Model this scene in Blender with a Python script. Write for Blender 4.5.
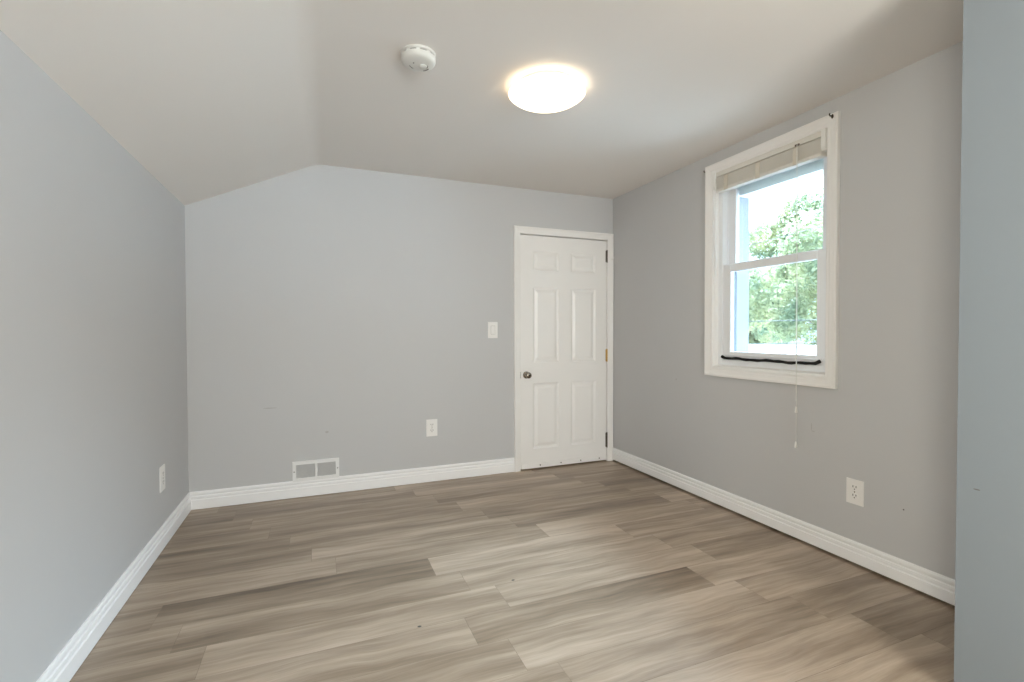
import bpy, bmesh, math, random
from mathutils import Vector, Matrix
random.seed(7)
S = bpy.context.scene
for o in list(bpy.data.objects):
    bpy.data.objects.remove(o)

# ------------------------------------------------------------------ measures
H_CAM = 1.1954
D, L, R, HC, HK = 3.8285, -0.8141, 2.5493, 2.4246, 2.045   # back wall y, left wall x, right wall x, ceiling, knee height
YR = -1.35                                                # wall behind the camera
PX, PY = 1.92, 0.912                                      # corner of the projecting wall on the right

# ------------------------------------------------------------------ camera
cam = bpy.data.cameras.new('camera'); co = bpy.data.objects.new('camera', cam)
S.collection.objects.link(co); S.camera = co
cam.sensor_width = 36; cam.lens = 484.27 / 1024 * 36; cam.clip_start = 0.02; cam.clip_end = 500
yaw, pit, rol = 0.3823, -0.0181, 0.0025
co.matrix_world = (Matrix.Translation((0, 0, H_CAM)) @ Matrix.Rotation(-yaw, 4, 'Z')
                   @ Matrix.Rotation(math.pi / 2 + pit, 4, 'X') @ Matrix.Rotation(-rol, 4, 'Z'))

# ------------------------------------------------------------------ sky, sun, daylight, exposure
w = bpy.data.worlds.new('sky'); S.world = w; w.use_nodes = True
wn = w.node_tree; bg = wn.nodes['Background']
# hazy bright sky: white at the horizon, plus a broad brighter patch added high up, unseen, to light the floor
_tc = wn.nodes.new('ShaderNodeTexCoord'); _dp = wn.nodes.new('ShaderNodeVectorMath'); _dp.operation = 'DOT_PRODUCT'
wn.links.new(_tc.outputs['Generated'], _dp.inputs[0]); _dp.inputs[1].default_value = Vector((0.47, 0.24, 0.85)).normalized()
_mr = wn.nodes.new('ShaderNodeMapRange'); _mr.interpolation_type = 'SMOOTHSTEP'
_mr.inputs['From Min'].default_value = 0.58; _mr.inputs['From Max'].default_value = 0.98
_mr.inputs['To Min'].default_value = 2.0; _mr.inputs['To Max'].default_value = 78.0
wn.links.new(_dp.outputs['Value'], _mr.inputs['Value']); wn.links.new(_mr.outputs['Result'], bg.inputs['Strength'])
bg.inputs['Color'].default_value = (0.61, 0.80, 1.0, 1)
sun = bpy.data.lights.new('sun', 'SUN'); sun.energy = 2.5; sun.angle = 0.03; sun.color = (1, 0.95, 0.85)
so = bpy.data.objects.new('sun', sun); S.collection.objects.link(so)
so.rotation_euler = Vector((0.62, -0.25, -0.75)).to_track_quat('-Z', 'Y').to_euler()

def portal(name, loc, d, sx, sy):
    l = bpy.data.lights.new(name, 'AREA'); l.shape = 'RECTANGLE'; l.size = sx; l.size_y = sy
    l.cycles.is_portal = True
    o = bpy.data.objects.new(name, l); S.collection.objects.link(o)
    o.location = loc; o.rotation_euler = Vector(d).to_track_quat('-Z', 'Y').to_euler()
portal('window_portal', (R + 0.24, 2.19, 1.55), (-1, 0, 0), 0.72, 1.2)
def fill_light(name, loc, d, sx, sy, power, col):
    l = bpy.data.lights.new(name, 'AREA'); l.shape = 'RECTANGLE'; l.size = sx; l.size_y = sy; l.energy = power; l.color = col
    o = bpy.data.objects.new(name, l); S.collection.objects.link(o)
    o.location = loc; o.rotation_euler = Vector(d).to_track_quat('-Z', 'Y').to_euler()
fill_light('side_fill_light', (L - 0.16, -0.72, 1.28), (1, 0, 0), 0.96, 0.96, 76, (1.0, 0.88, 0.74))  # added fill lamp outside the left opening, brightens right wall and door
fill_light('rear_fill_light', (1.1, YR - 0.16, 1.45), (0, 1, 0), 1.16, 1.16, 112, (1.0, 0.945, 0.90))  # added fill lamp behind the camera, lifts the room's overall brightness

V = S.view_settings
V.view_transform = 'Standard'; V.look = 'None'; V.gamma = 1; V.use_curve_mapping = False; V.exposure = 0.01
S.cycles.use_denoising = True
S.cycles.max_bounces = 12; S.cycles.diffuse_bounces = 8; S.cycles.transparent_max_bounces = 16
S.cycles.sample_clamp_indirect = 8

# ------------------------------------------------------------------ materials
def srgb(r, g, b):
    f = lambda c: (c / 255 / 12.92) if c <= 10 else ((c / 255 + 0.055) / 1.055) ** 2.4
    return (f(r), f(g), f(b), 1)

def mat(name, col, rough=0.5, metal=0.0, bump=0.0, bscale=200.0, vary=0.0, vscale=3.0, spec=0.5):
    m = bpy.data.materials.new(name); m.use_nodes = True
    nt = m.node_tree; b = nt.nodes['Principled BSDF']
    b.inputs['Base Color'].default_value = col
    b.inputs['Roughness'].default_value = rough; b.inputs['Metallic'].default_value = metal
    b.inputs['Specular IOR Level'].default_value = spec
    tc = nt.nodes.new('ShaderNodeTexCoord')
    if vary:
        n = nt.nodes.new('ShaderNodeTexNoise'); n.inputs['Scale'].default_value = vscale; n.inputs['Detail'].default_value = 4
        nt.links.new(tc.outputs['Object'], n.inputs['Vector'])
        mx = nt.nodes.new('ShaderNodeMix'); mx.data_type = 'RGBA'
        lo = tuple(c * (1 - vary) for c in col[:3]) + (1,); hi = tuple(min(1, c * (1 + vary)) for c in col[:3]) + (1,)
        mx.inputs[6].default_value = lo; mx.inputs[7].default_value = hi
        nt.links.new(n.outputs['Fac'], mx.inputs[0]); nt.links.new(mx.outputs[2], b.inputs['Base Color'])
    if bump:
        n2 = nt.nodes.new('ShaderNodeTexNoise'); n2.inputs['Scale'].default_value = bscale; n2.inputs['Detail'].default_value = 3
        nt.links.new(tc.outputs['Object'], n2.inputs['Vector'])
        bp = nt.nodes.new('ShaderNodeBump'); bp.inputs['Strength'].default_value = bump; bp.inputs['Distance'].default_value = 0.002
        nt.links.new(n2.outputs['Fac'], bp.inputs['Height']); nt.links.new(bp.outputs['Normal'], b.inputs['Normal'])
    return m

M = {}
M['wall'] = mat('grey_wall_paint', srgb(199, 199, 200), 0.55, bump=0.08, bscale=260, vary=0.012, vscale=2.0, spec=0.35)
M['bluewall'] = mat('blue_grey_wall', srgb(128, 135, 141), 0.55, bump=0.08, bscale=260, vary=0.012, vscale=2.0, spec=0.35)  # base colour darker and bluer than the other walls
M['ceil'] = mat('ceiling_paint', srgb(231, 226, 221), 0.7, bump=0.06, bscale=220, vary=0.01, spec=0.25)
M['trim'] = mat('white_trim_paint', srgb(242, 240, 238), 0.35, bump=0.03, bscale=120, vary=0.015, vscale=6)
M['base'] = mat('white_baseboard_paint', srgb(246, 246, 247), 0.38, bump=0.03, bscale=120, vary=0.015, vscale=6)
M['door'] = mat('white_door_paint', srgb(242, 240, 238), 0.35, bump=0.05, bscale=90, vary=0.012, vscale=4)
M['vinyl'] = mat('white_vinyl', srgb(238, 240, 243), 0.3, vary=0.01)
M['extjamb'] = mat('darkened_exterior_jamb', srgb(116, 119, 124), 0.5, vary=0.02)  # white jamb darkened in colour to offset the strong sky light on it
M['plastic'] = mat('white_plastic', srgb(238, 237, 234), 0.3, vary=0.01)
M['plate'] = mat('white_wall_plate', srgb(240, 238, 236), 0.3, vary=0.01)
M['dark'] = mat('dark_slot', srgb(40, 38, 36), 0.6, vary=0.1)
M['greyslot'] = mat('grey_slot', srgb(138, 136, 132), 0.6, vary=0.05)
M['foam'] = mat('black_foam', srgb(20, 20, 20), 0.95, bump=0.6, bscale=90, vary=0.3, vscale=40)
M['nickel'] = mat('brushed_nickel', srgb(150, 142, 132), 0.22, 1.0, vary=0.1, vscale=30)
M['steel'] = mat('tarnished_steel', srgb(112, 106, 98), 0.4, 1.0, vary=0.2, vscale=60)
M['brass'] = mat('aged_brass', srgb(200, 168, 105), 0.35, 1.0, vary=0.1, vscale=60)
M['bronze'] = mat('dark_bronze_metal', srgb(70, 60, 50), 0.4, 0.8, vary=0.2, vscale=60)
M['wood'] = mat('brown_cord_lock', srgb(84, 62, 40), 0.5, vary=0.2, vscale=80)
M['slat'] = mat('blind_slat', srgb(226, 222, 214), 0.45, vary=0.03, vscale=25)
M['tape'] = mat('ladder_tape', srgb(214, 206, 192), 0.8, vary=0.05, vscale=60)
M['cord'] = mat('white_cord', srgb(235, 235, 230), 0.8, vary=0.03)
M['vent'] = mat('white_painted_metal', srgb(238, 238, 238), 0.35, vary=0.01)
M['detector'] = mat('detector_plastic', srgb(218, 216, 211), 0.4, vary=0.01)
M['ventback'] = mat('vent_inside', srgb(180, 180, 180), 0.6, vary=0.05)
M['mark'] = mat('scuff', srgb(180, 178, 177), 0.8, vary=0.1, vscale=60)
M['hole'] = mat('nail_hole', srgb(95, 92, 90), 0.8, vary=0.2, vscale=90)
M['bark'] = mat('bark', srgb(96, 82, 68), 0.9, bump=0.8, bscale=12, vary=0.3, vscale=6)
M['siding'] = mat('pale_siding', srgb(120, 122, 122), 0.7, vary=0.04)
M['roof'] = mat('grey_shingle', srgb(88, 87, 86), 0.9, bump=0.4, bscale=6, vary=0.15, vscale=5)
M['grass'] = mat('pale_pavement', srgb(186, 184, 182), 0.95, vary=0.25, vscale=0.6)
M['cable'] = mat('grey_cable', srgb(84, 90, 92), 0.6, vary=0.1)
M['pole'] = mat('weathered_pole', srgb(140, 128, 116), 0.9, vary=0.2)

def leafmat(name, a, b_):
    m = bpy.data.materials.new(name); m.use_nodes = True; nt = m.node_tree; b = nt.nodes['Principled BSDF']
    b.inputs['Roughness'].default_value = 0.6; b.inputs['Specular IOR Level'].default_value = 0.3
    tc = nt.nodes.new('ShaderNodeTexCoord'); n = nt.nodes.new('ShaderNodeTexNoise'); n.inputs['Scale'].default_value = 1.1; n.inputs['Detail'].default_value = 5
    nt.links.new(tc.outputs['Object'], n.inputs['Vector'])
    rp = nt.nodes.new('ShaderNodeValToRGB'); rp.color_ramp.elements[0].position = 0.32; rp.color_ramp.elements[1].position = 0.68
    rp.color_ramp.elements[0].color = a; rp.color_ramp.elements[1].color = b_
    nt.links.new(n.outputs['Fac'], rp.inputs['Fac']); nt.links.new(rp.outputs['Color'], b.inputs['Base Color'])
    tr = nt.nodes.new('ShaderNodeBsdfTranslucent'); nt.links.new(rp.outputs['Color'], tr.inputs['Color'])
    mx = nt.nodes.new('ShaderNodeMixShader'); mx.inputs[0].default_value = 0.4
    nt.links.new(b.outputs[0], mx.inputs[1]); nt.links.new(tr.outputs[0], mx.inputs[2])
    nt.links.new(mx.outputs[0], nt.nodes['Material Output'].inputs['Surface'])
    return m
M['leaf'] = leafmat('tree_leaves', srgb(114, 132, 110), srgb(184, 184, 142))
M['leaf2'] = leafmat('shrub_leaves', srgb(40, 54, 44), srgb(80, 90, 64))

def glassmat():
    m = bpy.data.materials.new('window_glass'); m.use_nodes = True; nt = m.node_tree; nt.nodes.clear()
    out = nt.nodes.new('ShaderNodeOutputMaterial'); t = nt.nodes.new('ShaderNodeBsdfTransparent'); g = nt.nodes.new('ShaderNodeBsdfGlossy')
    t.inputs['Color'].default_value = (0.95, 0.98, 0.97, 1); g.inputs['Roughness'].default_value = 0.02
    fr = nt.nodes.new('ShaderNodeFresnel'); fr.inputs['IOR'].default_value = 1.35
    mx = nt.nodes.new('ShaderNodeMixShader')
    nt.links.new(fr.outputs[0], mx.inputs[0]); nt.links.new(t.outputs[0], mx.inputs[1]); nt.links.new(g.outputs[0], mx.inputs[2])
    nt.links.new(mx.outputs[0], out.inputs['Surface'])
    return m
M['glass'] = glassmat()

def lampmat():
    m = bpy.data.materials.new('lit_opal_diffuser'); m.use_nodes = True; b = m.node_tree.nodes['Principled BSDF']
    b.inputs['Base Color'].default_value = (0.9, 0.9, 0.88, 1); b.inputs['Roughness'].default_value = 0.3
    b.inputs['Emission Color'].default_value = (1.18, 0.95, 0.66, 1); b.inputs['Emission Strength'].default_value = 2.8
    return m
M['lamp'] = lampmat()

def floormat():
    m = bpy.data.materials.new('grey_oak_vinyl_plank'); m.use_nodes = True; nt = m.node_tree; N = nt.nodes.new; Lk = nt.links.new
    b = nt.nodes['Principled BSDF']
    tc = N('ShaderNodeTexCoord')
    at = N('ShaderNodeAttribute'); at.attribute_name = 'seed'
    tn = N('ShaderNodeAttribute'); tn.attribute_name = 'tone'
    off = N('ShaderNodeCombineXYZ')
    m1 = N('ShaderNodeMath'); m1.operation = 'MULTIPLY'; m1.inputs[1].default_value = 53.0; Lk(at.outputs['Fac'], m1.inputs[0])
    m2 = N('ShaderNodeMath'); m2.operation = 'MULTIPLY'; m2.inputs[1].default_value = 31.0; Lk(at.outputs['Fac'], m2.inputs[0])
    Lk(m1.outputs[0], off.inputs[0]); Lk(m2.outputs[0], off.inputs[2])
    ad = N('ShaderNodeVectorMath'); ad.operation = 'ADD'; Lk(tc.outputs['Object'], ad.inputs[0]); Lk(off.outputs[0], ad.inputs[1])
    # wavy distortion so the grain wanders
    nd = N('ShaderNodeTexNoise'); nd.inputs['Scale'].default_value = 2.2; nd.inputs['Detail'].default_value = 2; Lk(ad.outputs[0], nd.inputs['Vector'])
    sb = N('ShaderNodeMath'); sb.operation = 'SUBTRACT'; sb.inputs[1].default_value = 0.5; Lk(nd.outputs['Fac'], sb.inputs[0])
    ml = N('ShaderNodeMath'); ml.operation = 'MULTIPLY'; ml.inputs[1].default_value = 0.075; Lk(sb.outputs[0], ml.inputs[0])
    cy = N('ShaderNodeCombineXYZ'); Lk(ml.outputs[0], cy.inputs[1])
    ad2 = N('ShaderNodeVectorMath'); ad2.operation = 'ADD'; Lk(ad.outputs[0], ad2.inputs[0]); Lk(cy.outputs[0], ad2.inputs[1])
    def streak(sx, sy, det, rough=0.55):
        mp = N('ShaderNodeMapping'); mp.inputs['Scale'].default_value = (sx, sy, 1); Lk(ad2.outputs[0], mp.inputs['Vector'])
        n = N('ShaderNodeTexNoise'); n.inputs['Scale'].default_value = 1; n.inputs['Detail'].default_value = det; n.inputs['Roughness'].default_value = rough
        Lk(mp.outputs[0], n.inputs['Vector']); return n.outputs['Fac']
    def mixv(*terms):
        s = None
        for v, k in terms:
            a = N('ShaderNodeMath'); a.operation = 'MULTIPLY_ADD'; Lk(v, a.inputs[0]); a.inputs[1].default_value = k
            if s is None: a.inputs[2].default_value = 0
            else: Lk(s, a.inputs[2])
            s = a.outputs[0]
        return s
    v = mixv((streak(0.8, 9, 5, 0.62), 1.05), (streak(1.8, 40, 5, 0.65), 0.42), (streak(7, 220, 3), 0.16), (tn.outputs['Fac'], 0.50))
    c = N('ShaderNodeMath'); c.operation = 'SUBTRACT'; Lk(v, c.inputs[0]); c.inputs[1].default_value = 0.55
    rp = N('ShaderNodeValToRGB'); e = rp.color_ramp.elements
    e[0].position = 0.15; e[0].color = srgb(92, 76, 60)
    e[1].position = 0.92; e[1].color = srgb(212, 195, 176)
    k = e.new(0.42); k.color = srgb(146, 127, 107)
    k = e.new(0.66); k.color = srgb(184, 165, 145)
    Lk(c.outputs[0], rp.inputs['Fac']); Lk(rp.outputs['Color'], b.inputs['Base Color'])
    b.inputs['Roughness'].default_value = 0.42; b.inputs['Specular IOR Level'].default_value = 1.0
    bp = N('ShaderNodeBump'); bp.inputs['Strength'].default_value = 0.12; bp.inputs['Distance'].default_value = 0.002
    Lk(c.outputs[0], bp.inputs['Height']); Lk(bp.outputs['Normal'], b.inputs['Normal'])
    return m
M['floor'] = floormat()

# ------------------------------------------------------------------ mesh helpers
def box(bm, a, b, bev=0.0, seg=2):
    x0, y0, z0 = (min(p, q) for p, q in zip(a, b)); x1, y1, z1 = (max(p, q) for p, q in zip(a, b))
    vs = [bm.verts.new(p) for p in ((x0,y0,z0),(x1,y0,z0),(x1,y1,z0),(x0,y1,z0),(x0,y0,z1),(x1,y0,z1),(x1,y1,z1),(x0,y1,z1))]
    fs = [bm.faces.new([vs[i] for i in f]) for f in ((0,3,2,1),(4,5,6,7),(0,1,5,4),(1,2,6,5),(2,3,7,6),(3,0,4,7))]
    if bev:
        bmesh.ops.bevel(bm, geom=list({e for f in fs for e in f.edges}), offset=bev, segments=seg, affect='EDGES', profile=0.6)

def prism(bm, poly, fn, t0, t1):
    """extrude the 2-D polygon; fn(u, v, t) gives the 3-D point"""
    A = [bm.verts.new(fn(u, v, t0)) for u, v in poly]; B = [bm.verts.new(fn(u, v, t1)) for u, v in poly]
    n = len(poly)
    bm.faces.new(A); bm.faces.new(B[::-1])
    for i in range(n): bm.faces.new((A[i], B[i], B[(i + 1) % n], A[(i + 1) % n]))

def lathe(bm, prof, fn, seg=32):
    """prof: (radius, height) list; fn(x, y, h) gives the 3-D point"""
    rings = []
    for r, h in prof:
        rings.append([bm.verts.new(fn(r * math.cos(2 * math.pi * i / seg), r * math.sin(2 * math.pi * i / seg), h)) for i in range(seg)] if r > 1e-6
                     else [bm.verts.new(fn(0, 0, h))])
    for a, b in zip(rings, rings[1:]):
        if len(a) == 1 and len(b) == 1: continue
        for i in range(seg):
            j = (i + 1) % seg
            if len(a) == 1: bm.faces.new((a[0], b[i], b[j]))
            elif len(b) == 1: bm.faces.new((a[i], b[0], a[j]))
            else: bm.faces.new((a[i], b[i], b[j], a[j]))
    for r in (rings[0], rings[-1]):
        if len(r) > 1: bm.faces.new(r)

def tube(bm, pts, r, seg=8):
    pts = [Vector(p) for p in pts]; rings = []
    for i, p in enumerate(pts):
        d = (pts[min(i + 1, len(pts) - 1)] - pts[max(i - 1, 0)]).normalized()
        u = d.orthogonal().normalized() if i == 0 else (u - d * u.dot(d)).normalized()
        v = d.cross(u); rr = r[i] if isinstance(r, (list, tuple)) else r
        rings.append([bm.verts.new(p + (u * math.cos(2*math.pi*k/seg) + v * math.sin(2*math.pi*k/seg)) * rr) for k in range(seg)])
    for a, b in zip(rings, rings[1:]):
        for k in range(seg): bm.faces.new((a[k], a[(k+1) % seg], b[(k+1) % seg], b[k]))
    bm.faces.new(rings[0][::-1]); bm.faces.new(rings[-1])

def obj(name, bm, m, parent=None, smooth=False):
    bmesh.ops.recalc_face_normals(bm, faces=bm.faces)
    me = bpy.data.meshes.new(name)
    org = Vector((0, 0, 0))
    if parent is not None:
        org = Vector(parent['_o'])
        bmesh.ops.translate(bm, verts=bm.verts, vec=-org)
    bm.to_mesh(me); bm.free()
    me.materials.append(M[m] if isinstance(m, str) else m)
    if smooth:
        for p in me.polygons: p.use_smooth = True
        try: me.set_sharp_from_angle(angle=math.radians(40))
        except Exception: pass
    o = bpy.data.objects.new(name, me); S.collection.objects.link(o)
    if parent is not None: o.parent = parent; o['_o'] = tuple(org)
    else: o['_o'] = (0.0, 0.0, 0.0)
    return o

def recenter(o, c):
    """move a top-level mesh object's origin to c"""
    o.data.transform(Matrix.Translation(-Vector(c))); o.location = c; o['_o'] = tuple(c)
    return o

def tag(o, label, cat, group=None, kind=None):
    o['label'] = label; o['category'] = cat
    if group: o['group'] = group
    if kind: o['kind'] = kind
    return o

def thing(name, loc, label=None, cat=None, group=None, kind=None):
    o = bpy.data.objects.new(name, None); S.collection.objects.link(o); o.location = loc; o['_o'] = tuple(loc)
    o.empty_display_size = 0.05
    if label: o['label'] = label
    if cat: o['category'] = cat
    if group: o['group'] = group
    if kind: o['kind'] = kind
    return o

def struct(name, bm, m, parent=None, smooth=False):
    o = obj(name, bm, m, parent, smooth)
    if parent is None: o['kind'] = 'structure'
    return o
NB = bmesh.new

# ================================================================== SETTING
# ---- floor of vinyl planks: rows run along x, joints step by a tenth of a plank per row
PW, PLN = 0.196, 1.17
def joint(i):
    if i <= 2: return 0.797 - 0.118 * i
    if i <= 5: return 1.121 - 0.118 * i
    return 0.787 - 0.118 * i
TONE = {(2,'r'):.30,(2,'l'):.66,(1,'l'):.5,(1,'r'):.6,(3,'l'):.6,(3,'r'):.58,(4,'l'):.36,(4,'r'):.66,(5,'l'):.18,(5,'r'):.74,  # a few tones raised within the patch of window light
        (6,'l'):.5,(6,'r'):.5,(7,'l'):.38,(7,'r'):.66,(8,'l'):.2,(8,'r'):.5,(9,'l'):.5,(9,'r'):.45,(10,'l'):.3,(10,'r'):.5,(11,'l'):.3,(11,'r'):.5,(0,'l'):.58,(0,'r'):.45}
REF = {1:.689, 2:.565, 3:.767, 4:.643, 5:.528, 6:.079, 7:-.038, 8:-.154, 9:-.272, 10:-.397, 11:-.52, 0:.797}
fx0, fx1, fy0, fy1 = L - 0.1, R + 0.2, YR - 0.1, D + 0.25
verts, faces, tones, seeds = [], [], [], []
i = math.floor((fy0 - 1.35) / PW)
while 1.35 + i * PW < fy1:
    ya, yb = max(fy0, 1.35 + i * PW), min(fy1, 1.35 + (i + 1) * PW)
    j = joint(i); n = math.floor((fx0 - j) / PLN)
    while j + n * PLN < fx1:
        xa, xb = max(fx0, j + n * PLN), min(fx1, j + (n + 1) * PLN)
        n += 1
        if xb - xa < 1e-4: continue
        ref = REF.get(i); t = random.uniform(.3, .65)
        if ref is not None:
            if abs(xb - ref) < 0.06: t = TONE.get((i, 'l'), t)
            elif abs(xa - ref) < 0.06: t = TONE.get((i, 'r'), t)
            if i == 9 and xa > 1.9: t = 0.12
            if i == 2 and xa > 1.5: t = 0.6  # plank lightened to strengthen the window light on the floor
        k = len(verts); g = 0.0006
        verts += [(xa + g, ya + g, 0), (xb - g, ya + g, 0), (xb - g, yb - g, 0), (xa + g, yb - g, 0)]
        faces.append((k, k + 1, k + 2, k + 3)); tones.append(t); seeds.append(random.random())
    i += 1
k = len(verts)
verts += [(fx0, fy0, -0.0015), (fx1, fy0, -0.0015), (fx1, fy1, -0.0015), (fx0, fy1, -0.0015), (fx0, fy0, -0.06), (fx1, fy0, -0.06), (fx1, fy1, -0.06), (fx0, fy1, -0.06)]
for f in ((0,1,2,3),(7,6,5,4),(0,4,5,1),(1,5,6,2),(2,6,7,3),(3,7,4,0)):
    faces.append(tuple(k + a for a in f)); tones.append(0.0); seeds.append(0.5)
me = bpy.data.meshes.new('floor'); me.from_pydata(verts, [], faces)
a = me.attributes.new('tone', 'FLOAT', 'FACE'); a.data.foreach_set('value', tones)
a = me.attributes.new('seed', 'FLOAT', 'FACE'); a.data.foreach_set('value', seeds)
me.materials.append(M['floor'])
fl = bpy.data.objects.new('floor', me); S.collection.objects.link(fl); fl['kind'] = 'structure'; fl['_o'] = (0., 0., 0.)
for (x, y, r, c) in ((0.866, 2.147, 0.006, 'hole'), (0.375, 1.949, 0.006, 'hole')):       # two small dark marks in the planks
    bm = NB(); lathe(bm, [(r, 0.0), (r * 0.8, 0.0005), (0, 0.0006)], lambda a, b, h: (x + a * 1.4, y + b, h), 10); obj('floor_mark', bm, c, fl)

# ---- walls
bm = NB()
DX0, DX1, DZ = 1.600, 2.500, 2.056
prism(bm, [(L - .1, -.05), (DX0, -.05), (DX0, DZ), (DX1, DZ), (DX1, -.05), (R + .2, -.05), (R + .2, 2.7), (L - .1, 2.7)], lambda u, v, t: (u, t, v), D, D + 0.11)
wall_back = struct('wall_back', bm, 'wall')
bm = NB()
for (y0, y1, z0, z1) in ((YR - .1, -1.22, -.05, 2.7), (-.22, D, -.05, 2.7), (-1.22, -.22, -.05, .78), (-1.22, -.22, 1.78, 2.7)):
    box(bm, (L - .1, y0, z0), (L, y1, z1))
bmesh.ops.remove_doubles(bm, verts=bm.verts, dist=1e-5)
wall_left = struct('wall_left', bm, 'wall')
WY0, WY1, WZ0, WZ1 = 1.785, 2.597, 0.948, 2.285      # window opening in the right wall
bm = NB()
for (y0, y1, z0, z1) in ((PY - .2, WY0, -.05, 2.7), (WY1, D, -.05, 2.7), (WY0, WY1, -.05, WZ0), (WY0, WY1, WZ1, 2.7)):
    box(bm, (R, y0, .016 if z0 < 0 else z0), (R + .2, y1, z1))
bmesh.ops.remove_doubles(bm, verts=bm.verts, dist=1e-5)
box(bm, (R + .12, PY - .2, -.05), (R + .2, D, .05))
wall_right = struct('wall_right', bm, 'wall')
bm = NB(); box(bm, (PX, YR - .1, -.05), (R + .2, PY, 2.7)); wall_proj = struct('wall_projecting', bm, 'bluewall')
bm = NB()
for (x0, x1, z0, z1) in ((L, .5, -.05, 2.7), (1.7, PX, -.05, 2.7), (.5, 1.7, -.05, .85), (.5, 1.7, 2.05, 2.7)):
    box(bm, (x0, YR - .1, z0), (x1, YR, z1))
bmesh.ops.remove_doubles(bm, verts=bm.verts, dist=1e-5)
wall_rear = struct('wall_rear', bm, 'wall')
bm = NB(); box(bm, (1.3, D + .25, -.05), (2.75, D + .3, 2.3)); box(bm, (1.3, D + .11, -.05), (1.35, D + .25, 2.3)); box(bm, (2.7, D + .11, -.05), (2.75, D + .25, 2.3)); box(bm, (1.3, D + .11, 2.25), (2.75, D + .25, 2.3))
struct('door_backing_box', bm, 'wall')  # unseen box added behind the door to keep sky light out

# ---- ceiling: flat part, soft break, slope down to the knee wall
def ceil_profile(y):
    xb = 0.004 - 0.020 * (D - y)
    if y < 1.5: xb = 0.004 - 0.020 * (D - 1.5)
    sl = (HC - HK) / (xb - L); pts = [(L - .1, HK - .1 * sl)]
    r = 0.05
    P0 = Vector((xb - r, HC - r * sl)); P1 = Vector((xb, HC)); P2 = Vector((xb + r, HC))
    for q in range(9):
        t = q / 8; p = P0 * (1 - t) ** 2 + P1 * 2 * t * (1 - t) + P2 * t * t; pts.append((p.x, p.y))
    pts.append((R + .2, HC))
    return pts
bm = NB(); prev = None; ys = [YR - .1, 0.2, 1.5, 2.3, 3.0, D + 0.02]
for y in ys:
    pr = ceil_profile(y); row = [bm.verts.new((x, y, z)) for x, z in pr]; top = [bm.verts.new((x, y, 2.75)) for x, z in (pr[0], pr[-1])]
    if prev:
        for a_, b_ in zip(range(len(row) - 1), range(1, len(row))):
            bm.faces.new((prev[0][a_], prev[0][b_], row[b_], row[a_]))
        bm.faces.new((prev[1][0], prev[1][1], top[1], top[0]))
        bm.faces.new((prev[0][0], row[0], top[0], prev[1][0])); bm.faces.new((prev[0][-1], row[-1], top[1], prev[1][1]))
    if y in (ys[0], ys[-1]): bm.faces.new(row + top[::-1])
    prev = (row, top)
struct('ceiling', bm, 'ceil', smooth=True)

# ---- baseboards: stepped colonial profile
BH, BT = 0.122, 0.016
PROF = [(0, 0.003), (BT, 0.003), (BT, 0.066), (BT - .005, 0.070), (BT - .005, 0.075), (BT - .003, 0.080), (BT - .004, 0.090), (BT - .009, 0.093), (BT - .009, 0.098), (BT - .005, 0.104), (BT - .005, 0.113), (BT - .009, BH - .001), (BT - .011, BH), (0, BH)]
def run(name, p0, p1, nrm, m0, m1, prof=PROF):
    """baseboard along p0->p1; nrm points into the room; m0/m1: mitre (+1 inside corner, 0 square)"""
    p0, p1, nrm = Vector((*p0, 0)), Vector((*p1, 0)), Vector((*nrm, 0)); d = (p1 - p0).normalized()
    bm = NB(); A = [bm.verts.new(p0 + nrm * t + d * t * m0 + Vector((0, 0, z))) for t, z in prof]
    B = [bm.verts.new(p1 + nrm * t - d * t * m1 + Vector((0, 0, z))) for t, z in prof]
    n = len(prof); bm.faces.new(A); bm.faces.new(B[::-1])
    for i in range(n): bm.faces.new((A[i], B[i], B[(i + 1) % n], A[(i + 1) % n]))
    return struct(name, bm, 'base')
run('baseboard_left', (L, YR), (L, D), (1, 0), 1, 1)
run('baseboard_back', (L, D), (1.556, D), (0, -1), 1, 0)
run('baseboard_right', (R, D - .002), (R, PY), (-1, 0), 0, 0, [(t, z - .002 if z > .01 else .014) for t, z in PROF])
run('baseboard_rear', (PX, YR), (L, YR), (0, 1), 0, 1)

# ---- small nail holes and scuffs on the paint
def wallmark(parent, p, ax, su, sv, m):
    bm = NB()
    if ax == 'x': fn = lambda a, b, h: (p[0] - h, p[1] + a * su, p[2] + b * sv)
    elif ax == '-x': fn = lambda a, b, h: (p[0] + h, p[1] + a * su, p[2] + b * sv)
    else: fn = lambda a, b, h: (p[0] + a * su, p[1] - h, p[2] + b * sv)
    lathe(bm, [(1, 0), (1, .0004), (0, .0005)], fn, 10); o = obj('paint_mark', bm, m, parent); return o
wallmark(wall_right, (R, 1.872, .665), 'x', .002, .022, 'mark')
wallmark(wall_right, (R, 1.862, .642), 'x', .010, .002, 'mark')
wallmark(wall_right, (R, 1.412, .357), 'x', .0035, .0035, 'hole')
wallmark(wall_right, (R, 2.969, .832), 'x', .005, .008, 'mark')
wallmark(wall_back, (-.315, D, .66), 'y', .045, .003, 'mark')
wallmark(wall_back, (.06, D, .46), 'y', .012, .008, 'mark')
wallmark(wall_proj, (PX, 0.860, 0.697), 'x', .009, .002, 'hole')

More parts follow.
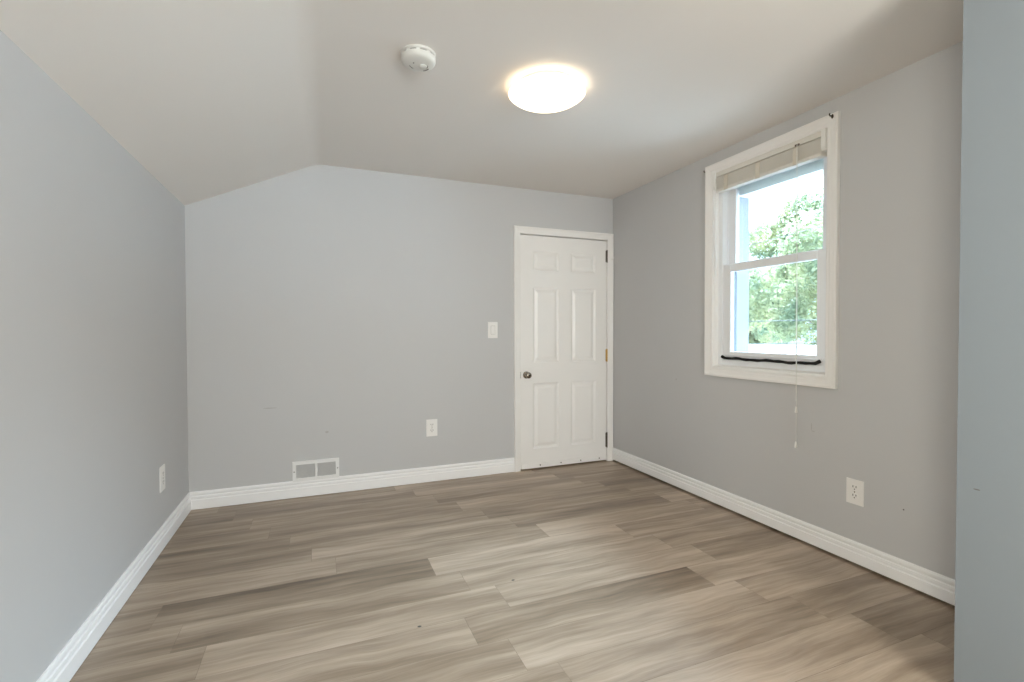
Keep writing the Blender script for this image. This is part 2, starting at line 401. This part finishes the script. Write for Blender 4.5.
# ================================================================== DOOR
door = thing('door_1', (2.05, D, 0), kind='structure')
SX0, SX1, SZ0, SZ1, SY = 1.618, 2.482, 0.014, 2.028, D + 0.002
def door_leaf():
    bm = NB()
    xs = [SX0, 1.735, 1.992, 2.108, 2.365, SX1]; zs = [SZ0, 0.178, 0.752, 0.930, 1.585, 1.730, 1.900, SZ1]
    P = lambda x, z, d: bm.verts.new((x, SY + d, z))
    for a in range(5):
        for b in range(7):
            x0, x1, z0, z1 = xs[a], xs[a+1], zs[b], zs[b+1]
            if a in (1, 3) and b in (1, 3, 5):
                rings = []
                for ins, dep in ((0, 0), (.006, .004), (.016, .0085), (.024, .0085), (.046, .0015), (.05, .001)):
                    rings.append([P(x0+ins, z0+ins, dep), P(x1-ins, z0+ins, dep), P(x1-ins, z1-ins, dep), P(x0+ins, z1-ins, dep)])
                for r, s in zip(rings, rings[1:]):
                    for q in range(4): bm.faces.new((r[q], r[(q+1) % 4], s[(q+1) % 4], s[q]))
                bm.faces.new(rings[-1])
            else:
                bm.faces.new((P(x0, z0, 0), P(x1, z0, 0), P(x1, z1, 0), P(x0, z1, 0)))
    # back and edges
    c = [(SX0, SZ0), (SX1, SZ0), (SX1, SZ1), (SX0, SZ1)]
    f = [P(x, z, 0) for x, z in c]; k = [P(x, z, .035) for x, z in c]
    bm.faces.new(k)
    for q in range(4): bm.faces.new((f[q], f[(q+1) % 4], k[(q+1) % 4], k[q]))
    bmesh.ops.remove_doubles(bm, verts=bm.verts, dist=1e-5)
    return obj('door_leaf', bm, 'door', door)
leaf = door_leaf()
# casing (three mitred boards as one frame) and the jamb with its stop
def frame_prism(bm, prof, x0, x1, z0, ztop, yface):
    """door casing: profile (w outward, t thickness) swept up, across, down with mitres"""
    path = [(x0, z0, -1, 0), (x0, ztop, -1, 1), (x1, ztop, 1, 1), (x1, z0, 1, 0)]
    rings = [[bm.verts.new((x + w * sx, yface - t, z + w * sz)) for w, t in prof] for x, z, sx, sz in path]
    n = len(prof)
    for A, B in zip(rings, rings[1:]):
        for q in range(n): bm.faces.new((A[q], B[q], B[(q+1) % n], A[(q+1) % n]))
    bm.faces.new(rings[0]); bm.faces.new(rings[-1][::-1])
bm = NB(); frame_prism(bm, [(0, 0), (0, .008), (.004, .011), (.014, .013), (.040, .017), (.046, .020), (.056, .020), (.059, .017), (.059, 0)], SX0 - .004, SX1 + .004, 0, SZ1 + .013, D)
obj('door_casing', bm, 'trim', door)
bm = NB()
for (x0, x1, z0, z1) in ((DX0 - .0, SX0 - .0035, 0, DZ), (SX1 + .0035, DX1, 0, DZ), (DX0, DX1, SZ1 + .0125, DZ)):
    box(bm, (x0, D + .0005, z0), (x1, D + .11, z1))
for (x0, x1, z0, z1) in ((SX0 - .004, SX0 + .012, 0, DZ - .01), (SX1 - .012, SX1 + .004, 0, DZ - .01), (SX0, SX1, SZ1 - .012, SZ1 + .01)):
    box(bm, (x0, D + .034, z0), (x1, D + .075, z1))
obj('door_jamb', bm, 'trim', door)
# bottom weather strip with its screws
bm = NB(); prism(bm, [(0, .012), (-.009, .012), (-.009, .044), (-.006, .050), (0, .052)], lambda u, v, t: (t, SY + u, v), SX0 + .006, SX1 - .004)
ws = obj('weather_strip', bm, 'trim', door)
for x in (1.80, 2.005, 2.205, 2.40):
    bm = NB(); lathe(bm, [(.006, 0), (.006, .001), (.003, .0025), (0, .003)], lambda a, b, h: (x + a, SY - .009 - h, .034 + b), 12)
    obj('screw', bm, 'steel', ws, True)
# knob
KX, KZ = 1.672, 0.826
bm = NB(); lathe(bm, [(.031, 0), (.031, .004), (.027, .009), (.015, .012), (.0125, .016), (.0125, .030), (.017, .034), (.0245, .041), (.027, .050), (.0255, .058), (.020, .064), (.012, .067), (0, .0675)], lambda a, b, h: (KX + a, SY - h, KZ + b), 32)
kn = obj('door_knob', bm, 'nickel', door, True); kn['label'] = 'round nickel door knob'
bm = NB(); lathe(bm, [(.009, 0), (.009, .0015), (.004, .002), (0, .001)], lambda a, b, h: (KX + a, SY - .067 - h, KZ + b), 16); obj('lock_button', bm, 'bronze', kn, True)
bm = NB(); box(bm, (SX0 - .0035, SY - .0015, KZ - .028), (SX0 + .003, SY + .02, KZ + .028), .0005, 1); obj('latch_plate', bm, 'steel', door)
# hinges
for z0, z1, m in ((1.840, 1.945, 'steel'), (.925, 1.035, 'brass'), (.130, .262, 'steel')):
    bm = NB(); r = .0065; n = 5; dz = (z1 - z0) / n; cx, cy = SX1 + .002, SY - .0065
    for q in range(n):
        lathe(bm, [(r * .8, z0 + q * dz + .0003), (r, z0 + q * dz + .0015), (r, z0 + (q+1) * dz - .0015), (r * .8, z0 + (q+1) * dz - .0003)], lambda a, b, h: (cx + a, cy + b, h), 14)
    lathe(bm, [(.004, z0 - .006), (.006, z0 - .003), (.004, z0)], lambda a, b, h: (cx + a, cy + b, h), 12)
    lathe(bm, [(.004, z1), (.0065, z1 + .003), (.004, z1 + .006)], lambda a, b, h: (cx + a, cy + b, h), 12)
    box(bm, (cx - .012, SY - .0015, z0), (cx + .008, SY + .006, z1))
    hg = obj('hinge', bm, m, door, True)
    hg['label'] = 'brass middle hinge' if m == 'brass' else 'dark tarnished hinge'

# ================================================================== WINDOW
win = thing('window_1', (R, 2.19, WZ0), kind='structure')
def ring_sweep(bm, prof, y0, y1, z0, z1, xface):
    """picture-frame casing: profile (w outward, t towards room)"""
    C = [(y0, z0, -1, -1), (y1, z0, 1, -1), (y1, z1, 1, 1), (y0, z1, -1, 1)]
    rings = [[bm.verts.new((xface - t, y + w * sy, z + w * sz)) for w, t in prof] for y, z, sy, sz in C]
    n = len(prof)
    for k in range(4):
        A, B = rings[k], rings[(k+1) % 4]
        for q in range(n): bm.faces.new((A[q], B[q], B[(q+1) % n], A[(q+1) % n]))
def ring(bm, x0, x1, yo0, yo1, zo0, zo1, yi0, yi1, zi0, zi1):
    box(bm, (x0, yo0, zo0), (x1, yi0, zo1), .002, 1); box(bm, (x0, yi1, zo0), (x1, yo1, zo1), .002, 1)
    box(bm, (x0, yi0, zo0), (x1, yi1, zi0), .002, 1); box(bm, (x0, yi0, zi1), (x1, yi1, zo1), .002, 1)
bm = NB(); ring_sweep(bm, [(0, 0), (0, .012), (.005, .015), (.018, .015), (.024, .019), (.044, .022), (.050, .025), (.060, .025), (.063, .022), (.063, 0)], WY0 + .004, WY1 - .004, WZ0 + .006, WZ1 - .004, R)
obj('window_casing', bm, 'trim', win)
XF0, XF1 = R + .035, R + .125       # vinyl frame depth
GY0, GY1 = 1.878, 2.488
bm = NB()                            # wooden jamb lining from the casing to the vinyl frame
box(bm, (R + .0005, WY0, WZ0), (XF0, WY0 + .010, WZ1)); box(bm, (R + .0005, WY1 - .010, WZ0), (XF0, WY1, WZ1))
box(bm, (R + .0005, WY0, WZ1 - .010), (XF0, WY1, WZ1)); prism(bm, [(R + .0005, WZ0), (XF0, WZ0), (XF0, WZ0 + .022), (R + .0005, WZ0 + .012)], lambda u, v, t: (u, t, v), WY0, WY1)
obj('window_jamb', bm, 'trim', win)
bm = NB(); ring(bm, XF0, XF1, WY0, WY1, WZ0, WZ1, WY0 + .045, WY1 - .045, WZ0 + .058, WZ1 - .05)
box(bm, (XF0 + .042, WY0 + .045, WZ0 + .058), (XF0 + .046, WY0 + .055, WZ1 - .05)); box(bm, (XF0 + .042, WY1 - .055, WZ0 + .058), (XF0 + .046, WY1 - .045, WZ1 - .05))
obj('window_frame', bm, 'vinyl', win)
# lower sash (room side) and upper sash (outer side)
bm = NB(); ring(bm, XF0 + .006, XF0 + .040, WY0 + .046, WY1 - .046, 1.004, 1.650, GY0, GY1, 1.062, 1.600)
box(bm, (XF0 - .002, WY0 + .05, 1.034), (XF0 + .008, WY1 - .05, 1.042), .001, 1)
sl = obj('lower_sash', bm, 'vinyl', win)
bm = NB(); box(bm, (XF0 + .020, GY0 - .004, 1.058), (XF0 + .024, GY1 + .004, 1.604)); obj('pane', bm, 'glass', sl)
bm = NB(); ring(bm, XF0 + .048, XF0 + .082, WY0 + .046, WY1 - .046, 1.612, WZ1 - .05, GY0, GY1, 1.660, WZ1 - .09)
su = obj('upper_sash', bm, 'vinyl', win)
bm = NB(); box(bm, (XF0 + .063, GY0 - .004, 1.656), (XF0 + .067, GY1 + .004, WZ1 - .086)); obj('pane', bm, 'glass', su)
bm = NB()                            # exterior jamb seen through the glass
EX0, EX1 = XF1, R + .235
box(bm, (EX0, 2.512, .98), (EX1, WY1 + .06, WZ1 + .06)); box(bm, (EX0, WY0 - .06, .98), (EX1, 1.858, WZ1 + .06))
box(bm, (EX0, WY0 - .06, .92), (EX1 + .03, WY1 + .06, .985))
obj('exterior_jamb', bm, 'extjamb', win)
bm = NB(); box(bm, (EX0, 1.858, 2.118), (EX1, 2.512, WZ1 + .06)); obj('exterior_soffit', bm, 'vinyl', win)

# added window in the left wall behind the camera, opening for the side fill lamp
added_win_side = thing('added_side_window', (L, -.72, .78), kind='structure')
bm = NB()
for (y0, y1, z0, z1) in ((-1.22, -1.17, .78, 1.78), (-.27, -.22, .78, 1.78), (-1.17, -.27, .78, .83), (-1.17, -.27, 1.73, 1.78), (-1.17, -.27, 1.265, 1.295)):
    box(bm, (L - .08, y0, z0), (L - .03, y1, z1), .002, 1)
obj('window_frame', bm, 'vinyl', added_win_side)
bm = NB(); box(bm, (L - .058, -1.175, .825), (L - .054, -.265, 1.735)); obj('pane', bm, 'glass', added_win_side)
bm = NB(); ring_sweep(bm, [(0, 0), (0, .012), (.005, .015), (.044, .022), (.060, .025), (.063, .022), (.063, 0)], -1.22, -.22, .78, 1.78, 0)
for v in bm.verts: v.co.x = L - v.co.x
obj('window_casing', bm, 'trim', added_win_side)

# added window in the wall behind the camera, opening for the rear fill lamp
added_win_rear = thing('added_rear_window', (1.1, YR, .85), kind='structure')
bm = NB()
for (x0, x1, z0, z1) in ((.5, .55, .85, 2.05), (1.65, 1.7, .85, 2.05), (.55, 1.65, .85, .90), (.55, 1.65, 2.0, 2.05), (.55, 1.65, 1.435, 1.465)):
    box(bm, (x0, YR - .08, z0), (x1, YR - .03, z1), .002, 1)
obj('window_frame', bm, 'vinyl', added_win_rear)
bm = NB(); box(bm, (.545, YR - .058, .895), (1.655, YR - .054, 2.005)); obj('pane', bm, 'glass', added_win_rear)
bm = NB(); ring_sweep(bm, [(0, 0), (0, .012), (.005, .015), (.044, .022), (.060, .025), (.063, .022), (.063, 0)], .5, 1.7, .85, 2.05, 0)
for v in bm.verts: v.co = (v.co.y, YR - v.co.x, v.co.z)
obj('window_casing', bm, 'trim', added_win_rear)

# ---- black foam strip on the window frame under the sash
bm = NB(); pts = []
for q in range(25):
    t = q / 24; pts.append((R + .026, 1.842 + t * .705, 1.016 + .0025 * math.sin(t * 17) + .0015 * math.sin(t * 41) - .002 * (1 - t)))
pts[0] = (R + .026, 1.846, 1.030); pts[-1] = (R + .026, 2.543, 1.026)
tube(bm, pts, [.011 if q in (0, 24) else .0085 + .001 * math.sin(q * 2.3) for q in range(25)], 10)
tag(recenter(obj('draft_strip', bm, 'foam', None, True), (R + .026, 2.19, 1.0)), 'black foam draft strip laid along the window ledge under the lower sash', 'draft strip')

# ---- raised blind
bx = R - .004
bl = thing('window_blind', (bx, 2.19, 2.27), 'cream slatted blind pulled all the way up at the top of the window', 'blind')
bm = NB(); box(bm, (bx - .012, WY0 + .012, 2.247), (bx + .030, WY1 - .014, 2.279), .003); obj('head_rail', bm, 'slat', bl)
bm = NB(); z = 2.240
while z > 2.166:                     # the gathered slats
    jx = random.uniform(-.0015, .0015)
    box(bm, (bx - .016 + jx, WY0 + .030, z - .0034), (bx + .030 + jx, WY1 - .036, z), .0008, 1); z -= .0046
obj('slat_stack', bm, 'slat', bl)
bm = NB(); box(bm, (bx - .017, WY0 + .030, 2.142), (bx + .031, WY1 - .036, 2.162), .004); obj('bottom_rail', bm, 'slat', bl)
for y in (1.965, 2.22, 2.47):
    bm = NB(); pts = [(bx + .0, 2.2465), (bx - .0195, 2.238), (bx - .021, 2.20), (bx - .0205, 2.142), (bx - .019, 2.140), (bx - .0185, 2.20), (bx - .0175, 2.236), (bx, 2.2445)]
    prism(bm, pts, lambda u, v, t: (u, t, v), y - .016, y + .016); obj('ladder_tape', bm, 'tape', bl)
for y0, y1 in ((WY0 + .006, WY0 + .030), (WY1 - .034, WY1 - .012)):
    bm = NB(); prism(bm, [(bx + .032, 2.283), (bx - .022, 2.283), (bx - .022, 2.185), (bx - .014, 2.168), (bx + .032, 2.168)], lambda u, v, t: (u, t, v), y0, y1)
    bmesh.ops.bevel(bm, geom=list(bm.edges), offset=.002, segments=1, affect='EDGES'); obj('end_bracket', bm, 'plastic', bl)
bm = NB(); box(bm, (bx - .018, 1.945, 2.246), (bx - .012, 1.972, 2.256), .001, 1); lk = obj('cord_lock', bm, 'wood', bl); lk['label'] = 'small brown cord lock'
CX = R - .030
bm = NB(); tube(bm, [(bx - .022, 1.955, 2.25), (CX, 1.952, 2.12), (CX, 1.948, 1.5), (CX, 1.944, .80)], .0016, 6)
tube(bm, [(bx - .022, 1.949, 2.25), (CX, 1.946, 2.12), (CX, 1.943, 1.5), (CX, 1.942, .56)], .0012, 6)
pc = obj('pull_cord', bm, 'cord', bl, True)
for zt in (.735, .535):
    bm = NB(); lathe(bm, [(.002, zt + .036), (.005, zt + .030), (.0075, zt + .006), (.007, zt), (.002, zt - .001)], lambda a, b, h: (CX + a, 1.943 + b, h), 14); obj('tassel', bm, 'plastic', pc, True)
bm = NB(); tube(bm, [(bx - .018, 2.560, 2.20), (bx - .020, 2.560, 2.10), (bx - .02, 2.556, 1.57)], .004, 8); obj('tilt_wand', bm, 'plastic', bl, True)

# ---- curtain hooks screwed to the casing corners
def hook(p, label):
    t = thing('curtain_hook', p, label, 'hook', 'curtain hooks on the window casing')
    x, y, z = p
    bm = NB(); lathe(bm, [(.009, 0), (.009, .002), (.004, .004), (0, .004)], lambda a, b, h: (x - h, y + a * .7, z + b * 1.3), 14); obj('back_plate', bm, 'bronze', t, True)
    bm = NB(); tube(bm, [(x, y, z), (x - .018, y, z), (x - .026, y - .002, z + .002), (x - .028, y - .004, z + .010)], .0035, 8); obj('prong', bm, 'bronze', t, True)
hook((R - .0005, 2.664, 2.312), 'small dark metal hook at the upper left corner of the window casing')
hook((R - .0255, 1.752, 2.326), 'small dark metal hook at the upper right corner of the window casing')

# ================================================================== CEILING FITTINGS
LX, LY = 1.078, 2.205
lt = thing('ceiling_light', (LX, LY, HC), 'round flush ceiling light glowing white in the middle of the ceiling', 'ceiling light')
bm = NB(); lathe(bm, [(.125, HC), (.150, HC - .004), (.160, HC - .034), (.150, HC - .042), (0, HC - .042)], lambda a, b, h: (LX + a, LY + b, h), 48); obj('base_pan', bm, 'plastic', lt, True)
bm = NB(); prof = [(.160, HC - .032), (.189, HC - .034)]
for q in range(14):
    t = (.30 + .70 * q / 13) * math.pi / 2; k0 = math.cos(.30 * math.pi / 2)
    prof.append((.192 * math.cos(t) / k0 if q < 13 else 0, HC - .037 - .056 * (math.sin(t) - math.sin(.30 * math.pi / 2)) / (1 - math.sin(.30 * math.pi / 2))))
lathe(bm, prof, lambda a, b, h: (LX + a, LY + b, h), 48); obj('diffuser', bm, 'lamp', lt, True)

QX, QY = 0.426, 2.160
sd = thing('smoke_detector', (QX, QY, HC), 'round white smoke detector on the ceiling left of the light', 'smoke detector')
F = lambda a, b, h: (QX + a * 1.06, QY + b * 1.06, HC - h)
bm = NB(); lathe(bm, [(.072, 0), (.073, .003), (.073, .010), (.070, .012), (0, .012)], F, 48); obj('mounting_base', bm, 'detector', sd, True)
bm = NB(); lathe(bm, [(.066, .012), (.066, .018), (0, .018)], F, 48); obj('vent_gap', bm, 'greyslot', sd)
bm = NB()
for q in range(10):                                        # ribs across the gap, slots stay open between them
    a0 = 2 * math.pi * q / 10; a1 = a0 + .22
    vs = [(math.cos(t) * r, math.sin(t) * r) for r, t in ((.066, a0), (.071, a0), (.071, a1), (.066, a1))]
    prism(bm, vs, lambda u, v, h: F(u, v, h), .011, .019)
lathe(bm, [(.071, .018), (.071, .030), (.068, .038), (.060, .043), (.045, .046), (0, .047)], F, 48)
body = obj('housing', bm, 'detector', sd, True)
for cx_, r0, r1, a0, a1 in ((.018, .019, .0225, -.4, 2.0), (0, .046, .050, .35, .95), (0, .036, .039, 2.0, 2.7)):   # grille slots
    bm = NB(); n = 14; inner = [(cx_ + r0 * math.cos(a0 + (a1 - a0) * q / n), r0 * math.sin(a0 + (a1 - a0) * q / n)) for q in range(n + 1)]
    outer = [(cx_ + r1 * math.cos(a0 + (a1 - a0) * q / n), r1 * math.sin(a0 + (a1 - a0) * q / n)) for q in range(n + 1)]
    prism(bm, inner + outer[::-1], lambda u, v, h: F(u, v, h), .044, .0475); obj('grille_slot', bm, 'greyslot', body)
bm = NB(); lathe(bm, [(.017, .045), (.017, .050), (.014, .052), (0, .0525)], lambda a, b, h: F(a + .018, b + .004, h), 24); obj('test_button', bm, 'detector', body, True)
bm = NB(); lathe(bm, [(.003, .046), (.003, .049), (0, .0495)], lambda a, b, h: F(a - .022, b - .01, h), 10); obj('indicator_lamp', bm, 'greyslot', body, True)

# ================================================================== WALL PLATES
def plate_frame(c, axis):
    """returns fn(u, v, h): u to the viewer's right, v up, h out of the wall"""
    x, y, z = c
    if axis == 'back': return lambda u, v, h: (x + u, y - h, z + v)
    if axis == 'right': return lambda u, v, h: (x - h, y - u, z + v)
    return lambda u, v, h: (x + h, y + u, z + v)
def lbox(bm, fn, u0, u1, v0, v1, h0, h1, bev=0):
    box(bm, fn(u0, v0, h0), fn(u1, v1, h1), bev, 2)
def disc(bm, fn, u, v, r, h0, h1, seg=14):
    lathe(bm, [(r, h0), (r, h1 - .0005), (r * .7, h1), (0, h1)], lambda a, b, h: fn(u + a, v + b, h), seg)

def outlet(c, axis, wd, ht, label):
    fn = plate_frame(c, axis)
    t = thing('wall_outlet', c, label, 'outlet', 'electrical outlets on the walls')
    bm = NB(); lbox(bm, fn, -wd/2, wd/2, -ht/2, ht/2, 0, .006, .0025); obj('cover_plate', bm, 'plate', t)
    for s in (1, -1):
        v0 = s * ht * .17
        bm = NB(); pts = []
        rw, rh = wd * .22, ht * .125
        for q in range(24):
            a_ = 2 * math.pi * q / 24; pts.append((max(-rw, min(rw, rw * 1.25 * math.cos(a_))), rh * math.sin(a_)))
        prism(bm, pts, lambda u, v, h: fn(u, v + v0, h), .005, .0075); rc = obj('receptacle', bm, 'plate', t)
        for u in (-wd * .09, wd * .09):
            bm = NB(); lbox(bm, fn, u - .0017, u + .0017, v0 + .0005, v0 + .0105, .007, .0078); obj('slot', bm, 'dark', rc)
        bm = NB(); disc(bm, fn, 0, v0 - .0075, .0033, .007, .0078); obj('ground_hole', bm, 'dark', rc)
    bm = NB(); disc(bm, fn, 0, 0, .0035, .0055, .0072); obj('screw', bm, 'nickel', t, True)
outlet((0.8445, D, .432), 'back', .090, .135, 'white duplex outlet low on the back wall left of the door')
outlet((R, 1.632, .374), 'right', .086, .128, 'white duplex outlet low on the right wall below the window')
outlet((L, 3.231, .384), 'left', .090, .140, 'white duplex outlet on the left wall near the far corner')

fn = plate_frame((1.365, D, 1.214), 'back')
sw = thing('light_switch', (1.365, D, 1.214), 'white light switch with wide paddle beside the door', 'light switch')
bm = NB(); lbox(bm, fn, -.043, .043, -.067, .067, 0, .006, .0025); obj('cover_plate', bm, 'plate', sw)
bm = NB(); prism(bm, [(.034, .006), (-.034, .006), (-.034, .0085), (0, .0065), (.034, .0075)], lambda v, h, u: fn(u, v, h), -.017, .017); obj('paddle', bm, 'plate', sw)
bm = NB(); lbox(bm, fn, -.0185, .0185, -.0355, .0355, .0058, .0064); obj('paddle_rim', bm, 'greyslot', sw)
for v in (-.050, .050):
    bm = NB(); disc(bm, fn, 0, v, .0032, .0055, .007); obj('screw', bm, 'plate', sw, True)

# floor register standing on the baseboard
vc = (-.016, D, .189); fn = plate_frame(vc, 'back'); VW, VH = .318, .146
vt = thing('wall_vent', vc, 'white metal wall vent with two louvred panels just above the baseboard', 'vent')
bm = NB(); b_ = .024
for (u0, u1, v0, v1) in ((-VW/2, VW/2, VH/2 - b_, VH/2), (-VW/2, VW/2, -VH/2, -VH/2 + b_), (-VW/2, -VW/2 + b_, -VH/2 + b_, VH/2 - b_), (VW/2 - b_, VW/2, -VH/2 + b_, VH/2 - b_), (-.007, .007, -VH/2 + b_, VH/2 - b_)):
    lbox(bm, fn, u0, u1, v0, v1, 0, .012)
bmesh.ops.remove_doubles(bm, verts=bm.verts, dist=1e-5)
obj('vent_frame', bm, 'vent', vt)
bm = NB(); lbox(bm, fn, -VW/2 + .01, VW/2 - .01, -VH/2 + .01, VH/2 - .01, .0, .002); obj('duct_back', bm, 'ventback', vt)
for u0, u1 in ((-VW/2 + b_, -.007), (.007, VW/2 - b_)):
    bm = NB(); v = -VH/2 + b_ + .004
    while v < VH/2 - b_ - .002:
        prism(bm, [(v, .002), (v + .0012, .002), (v + .0062, .0095), (v + .005, .0095)], lambda vv, h, u: fn(u, vv, h), u0, u1); v += .0075
    obj('louvre_panel', bm, 'vent', vt)
for u in (-VW/2 + .011, VW/2 - .011):
    bm = NB(); disc(bm, fn, u, 0, .004, .0115, .014); obj('screw', bm, 'steel', vt, True)
bm = NB(); lbox(bm, fn, .003, .010, -.012, .012, .0115, .018, .001); obj('damper_lever', bm, 'vent', vt)

# small white hook on the right door casing
hp = (2.522, D - .0195, 1.865)
t = thing('coat_hook', hp, 'tiny white hook on the right side of the door casing near the top hinge', 'hook')
bm = NB(); lathe(bm, [(.008, 0), (.008, .003), (.004, .005), (0, .005)], lambda a, b, h: (hp[0] + a, hp[1] - h, hp[2] + b), 14); obj('back_plate', bm, 'plastic', t, True)
bm = NB(); tube(bm, [(hp[0], hp[1] - .003, hp[2]), (hp[0], hp[1] - .020, hp[2] - .004), (hp[0], hp[1] - .030, hp[2] + .002), (hp[0], hp[1] - .032, hp[2] + .014)], [.004, .004, .004, .005], 8); obj('prong', bm, 'plastic', t, True)

# ================================================================== OUTSIDE
GZ = -3.0
bm = NB(); box(bm, (R + 2, -60, GZ - .2), (120, 120, GZ)); struct('ground', bm, 'grass')
def at(px, py, dist):
    """a point in the place along a compass bearing and slope from the room"""
    d = Vector(((px - 512) / 484.27, -(py - 341) / 484.27 - 0.018, 1)); f = Vector((math.sin(yaw), math.cos(yaw), 0)); r_ = Vector((math.cos(yaw), -math.sin(yaw), 0))
    v = r_ * d.x + Vector((0, 0, 1)) * d.y + f; v /= math.hypot(v.x, v.y)
    return Vector((0, 0, H_CAM)) + v * dist

def foliage(name, blobs, n, size, m, parent, seed):
    rnd = random.Random(seed); V_, F_ = [], []
    tot = sum(b[3] ** 2 for b in blobs)
    for (cx, cy, cz, r) in blobs:
        for _ in range(int(n * r * r / tot)):
            d = Vector((rnd.gauss(0, 1), rnd.gauss(0, 1), rnd.gauss(0, 1))).normalized()
            p = Vector((cx, cy, cz)) + d * r * (rnd.uniform(.45, 1.0) ** .5) * rnd.uniform(.85, 1.1)
            nn = (d + Vector((rnd.gauss(0, .6), rnd.gauss(0, .6), rnd.gauss(0, .6) + .3))).normalized()
            u = nn.orthogonal().normalized(); v = nn.cross(u); t = rnd.uniform(0, 6.28); u, v = u * math.cos(t) + v * math.sin(t), v * math.cos(t) - u * math.sin(t)
            s = size * rnd.uniform(.6, 1.3); k = len(V_)
            V_.extend((p - u * s, p - v * s * .5 + nn * s * .12, p + u * s, p + v * s * .5 + nn * s * .12)); F_.append((k, k+1, k+2, k+3))
    org = Vector(parent['_o']); me = bpy.data.meshes.new(name); me.from_pydata([p - org for p in V_], [], F_); me.materials.append(M[m])
    o = bpy.data.objects.new(name, me); S.collection.objects.link(o); o.parent = parent; return o

def tree(base, blobs, trunk_top, n, size, m, label, seed, group=None, tr=.22):
    t = thing('leafy_tree', base, label, 'tree', group)
    bm = NB(); b = Vector(base); tt = Vector(trunk_top); tube(bm, [b, b.lerp(tt, .5) + Vector((.1, -.08, 0)), tt], [tr, tr * .75, tr * .5], 10)
    for (cx, cy, cz, r) in blobs[:6]:
        c = Vector((cx, cy, cz)); tube(bm, [b.lerp(tt, .8), b.lerp(tt, .9).lerp(c, .5), c], [tr * .5, tr * .35, tr * .12], 7)
    obj('trunk', bm, 'bark', t, True); foliage('foliage', blobs, n, size, m, t, seed)
    return t
rnd = random.Random(3)
c = at(832, 290, 20.0); blobs = []
for q in range(26):
    a_ = rnd.uniform(0, 6.28); rr = 3.2 * math.sqrt(rnd.random()); zz = rnd.uniform(-2.6, 2.7); k_ = math.sqrt(max(.08, 1 - (zz / 3.4) ** 2))
    blobs.append((c.x + math.cos(a_) * rr * k_, c.y + math.sin(a_) * rr * k_, c.z + zz, rnd.uniform(.75, 1.25)))
tree((c.x, c.y, GZ), blobs, (c.x, c.y, c.z - .5), 60000, .085, 'leaf', 'tall leafy green tree filling the view on the right outside the window', 11)
c = at(748, 300, 29.0); blobs = []
for q in range(30):
    a_ = rnd.uniform(0, 6.28); rr = 3.3 * math.sqrt(rnd.random()); zz = rnd.uniform(-2.6, 1.9); k_ = math.sqrt(max(.08, 1 - (zz / 2.6) ** 2))
    blobs.append((c.x + math.cos(a_) * rr * k_, c.y + math.sin(a_) * rr * k_, c.z + zz, rnd.uniform(.7, 1.05)))
tree((c.x, c.y, GZ), blobs, (c.x, c.y, c.z - .4), 60000, .095, 'leaf', 'lower leafy green tree farther off on the left outside the window', 12)
# low pale-roofed building beyond the trees' feet
def house():
    c = at(775, 356, 10.0); c.z = GZ; t = thing('garden_shed', c, 'low pale building with a light grey roof below the trees outside', 'building')
    f = Vector((c.x, c.y, 0)).normalized(); s = Vector((f.y, -f.x, 0)); top = at(775, 352, 10.0).z
    P = lambda u, z, d: c + s * u + f * d + Vector((0, 0, z - GZ))
    bm = NB(); prism(bm, [(-3.4, GZ), (3.4, GZ), (3.4, top - .5), (-3.4, top - .5)], lambda u, v, d: P(u, v, d), .3, 3.2); obj('walls', bm, 'siding', t)
    bm = NB(); prism(bm, [(0, top - .55), (1.75, top), (3.5, top - .55), (3.5, top - .47), (1.75, top + .08), (0, top - .47)], lambda d, v, u: P(u, v, d), -3.7, 3.7); obj('roof', bm, 'roof', t)
house()
def cable(p0, p1, sag, r, label):
    bm = NB(); n = 16; a_, b_ = Vector(p0), Vector(p1)
    tube(bm, [a_.lerp(b_, q / n) - Vector((0, 0, sag * 4 * (q / n) * (1 - q / n))) for q in range(n + 1)], r, 6)
    o = obj('utility_cable', bm, 'cable', None, True); recenter(o, tuple(a_)); tag(o, label, 'cable', 'overhead cables outside the window')
def ends(p, q, dist):
    A, B = at(*p, dist), at(*q, dist); e = (B - A); return A - e * 1.5, B + e * 1.5
for p, q, dist, r, lab in (((748, 245), (820, 226), 14, .006, 'highest overhead cable, crossing the upper window pane'),
                           ((748, 320.5), (816, 319), 13, .008, 'middle overhead cable, crossing the lower window pane'),
                           ((748, 343.5), (816, 341.5), 13.5, .010, 'lowest overhead cable, just above the bottom of the lower pane')):
    A, B = ends(p, q, dist); cable(A, B, .04, r, lab)

for o in S.objects:
    if '_o' in o: del o['_o']
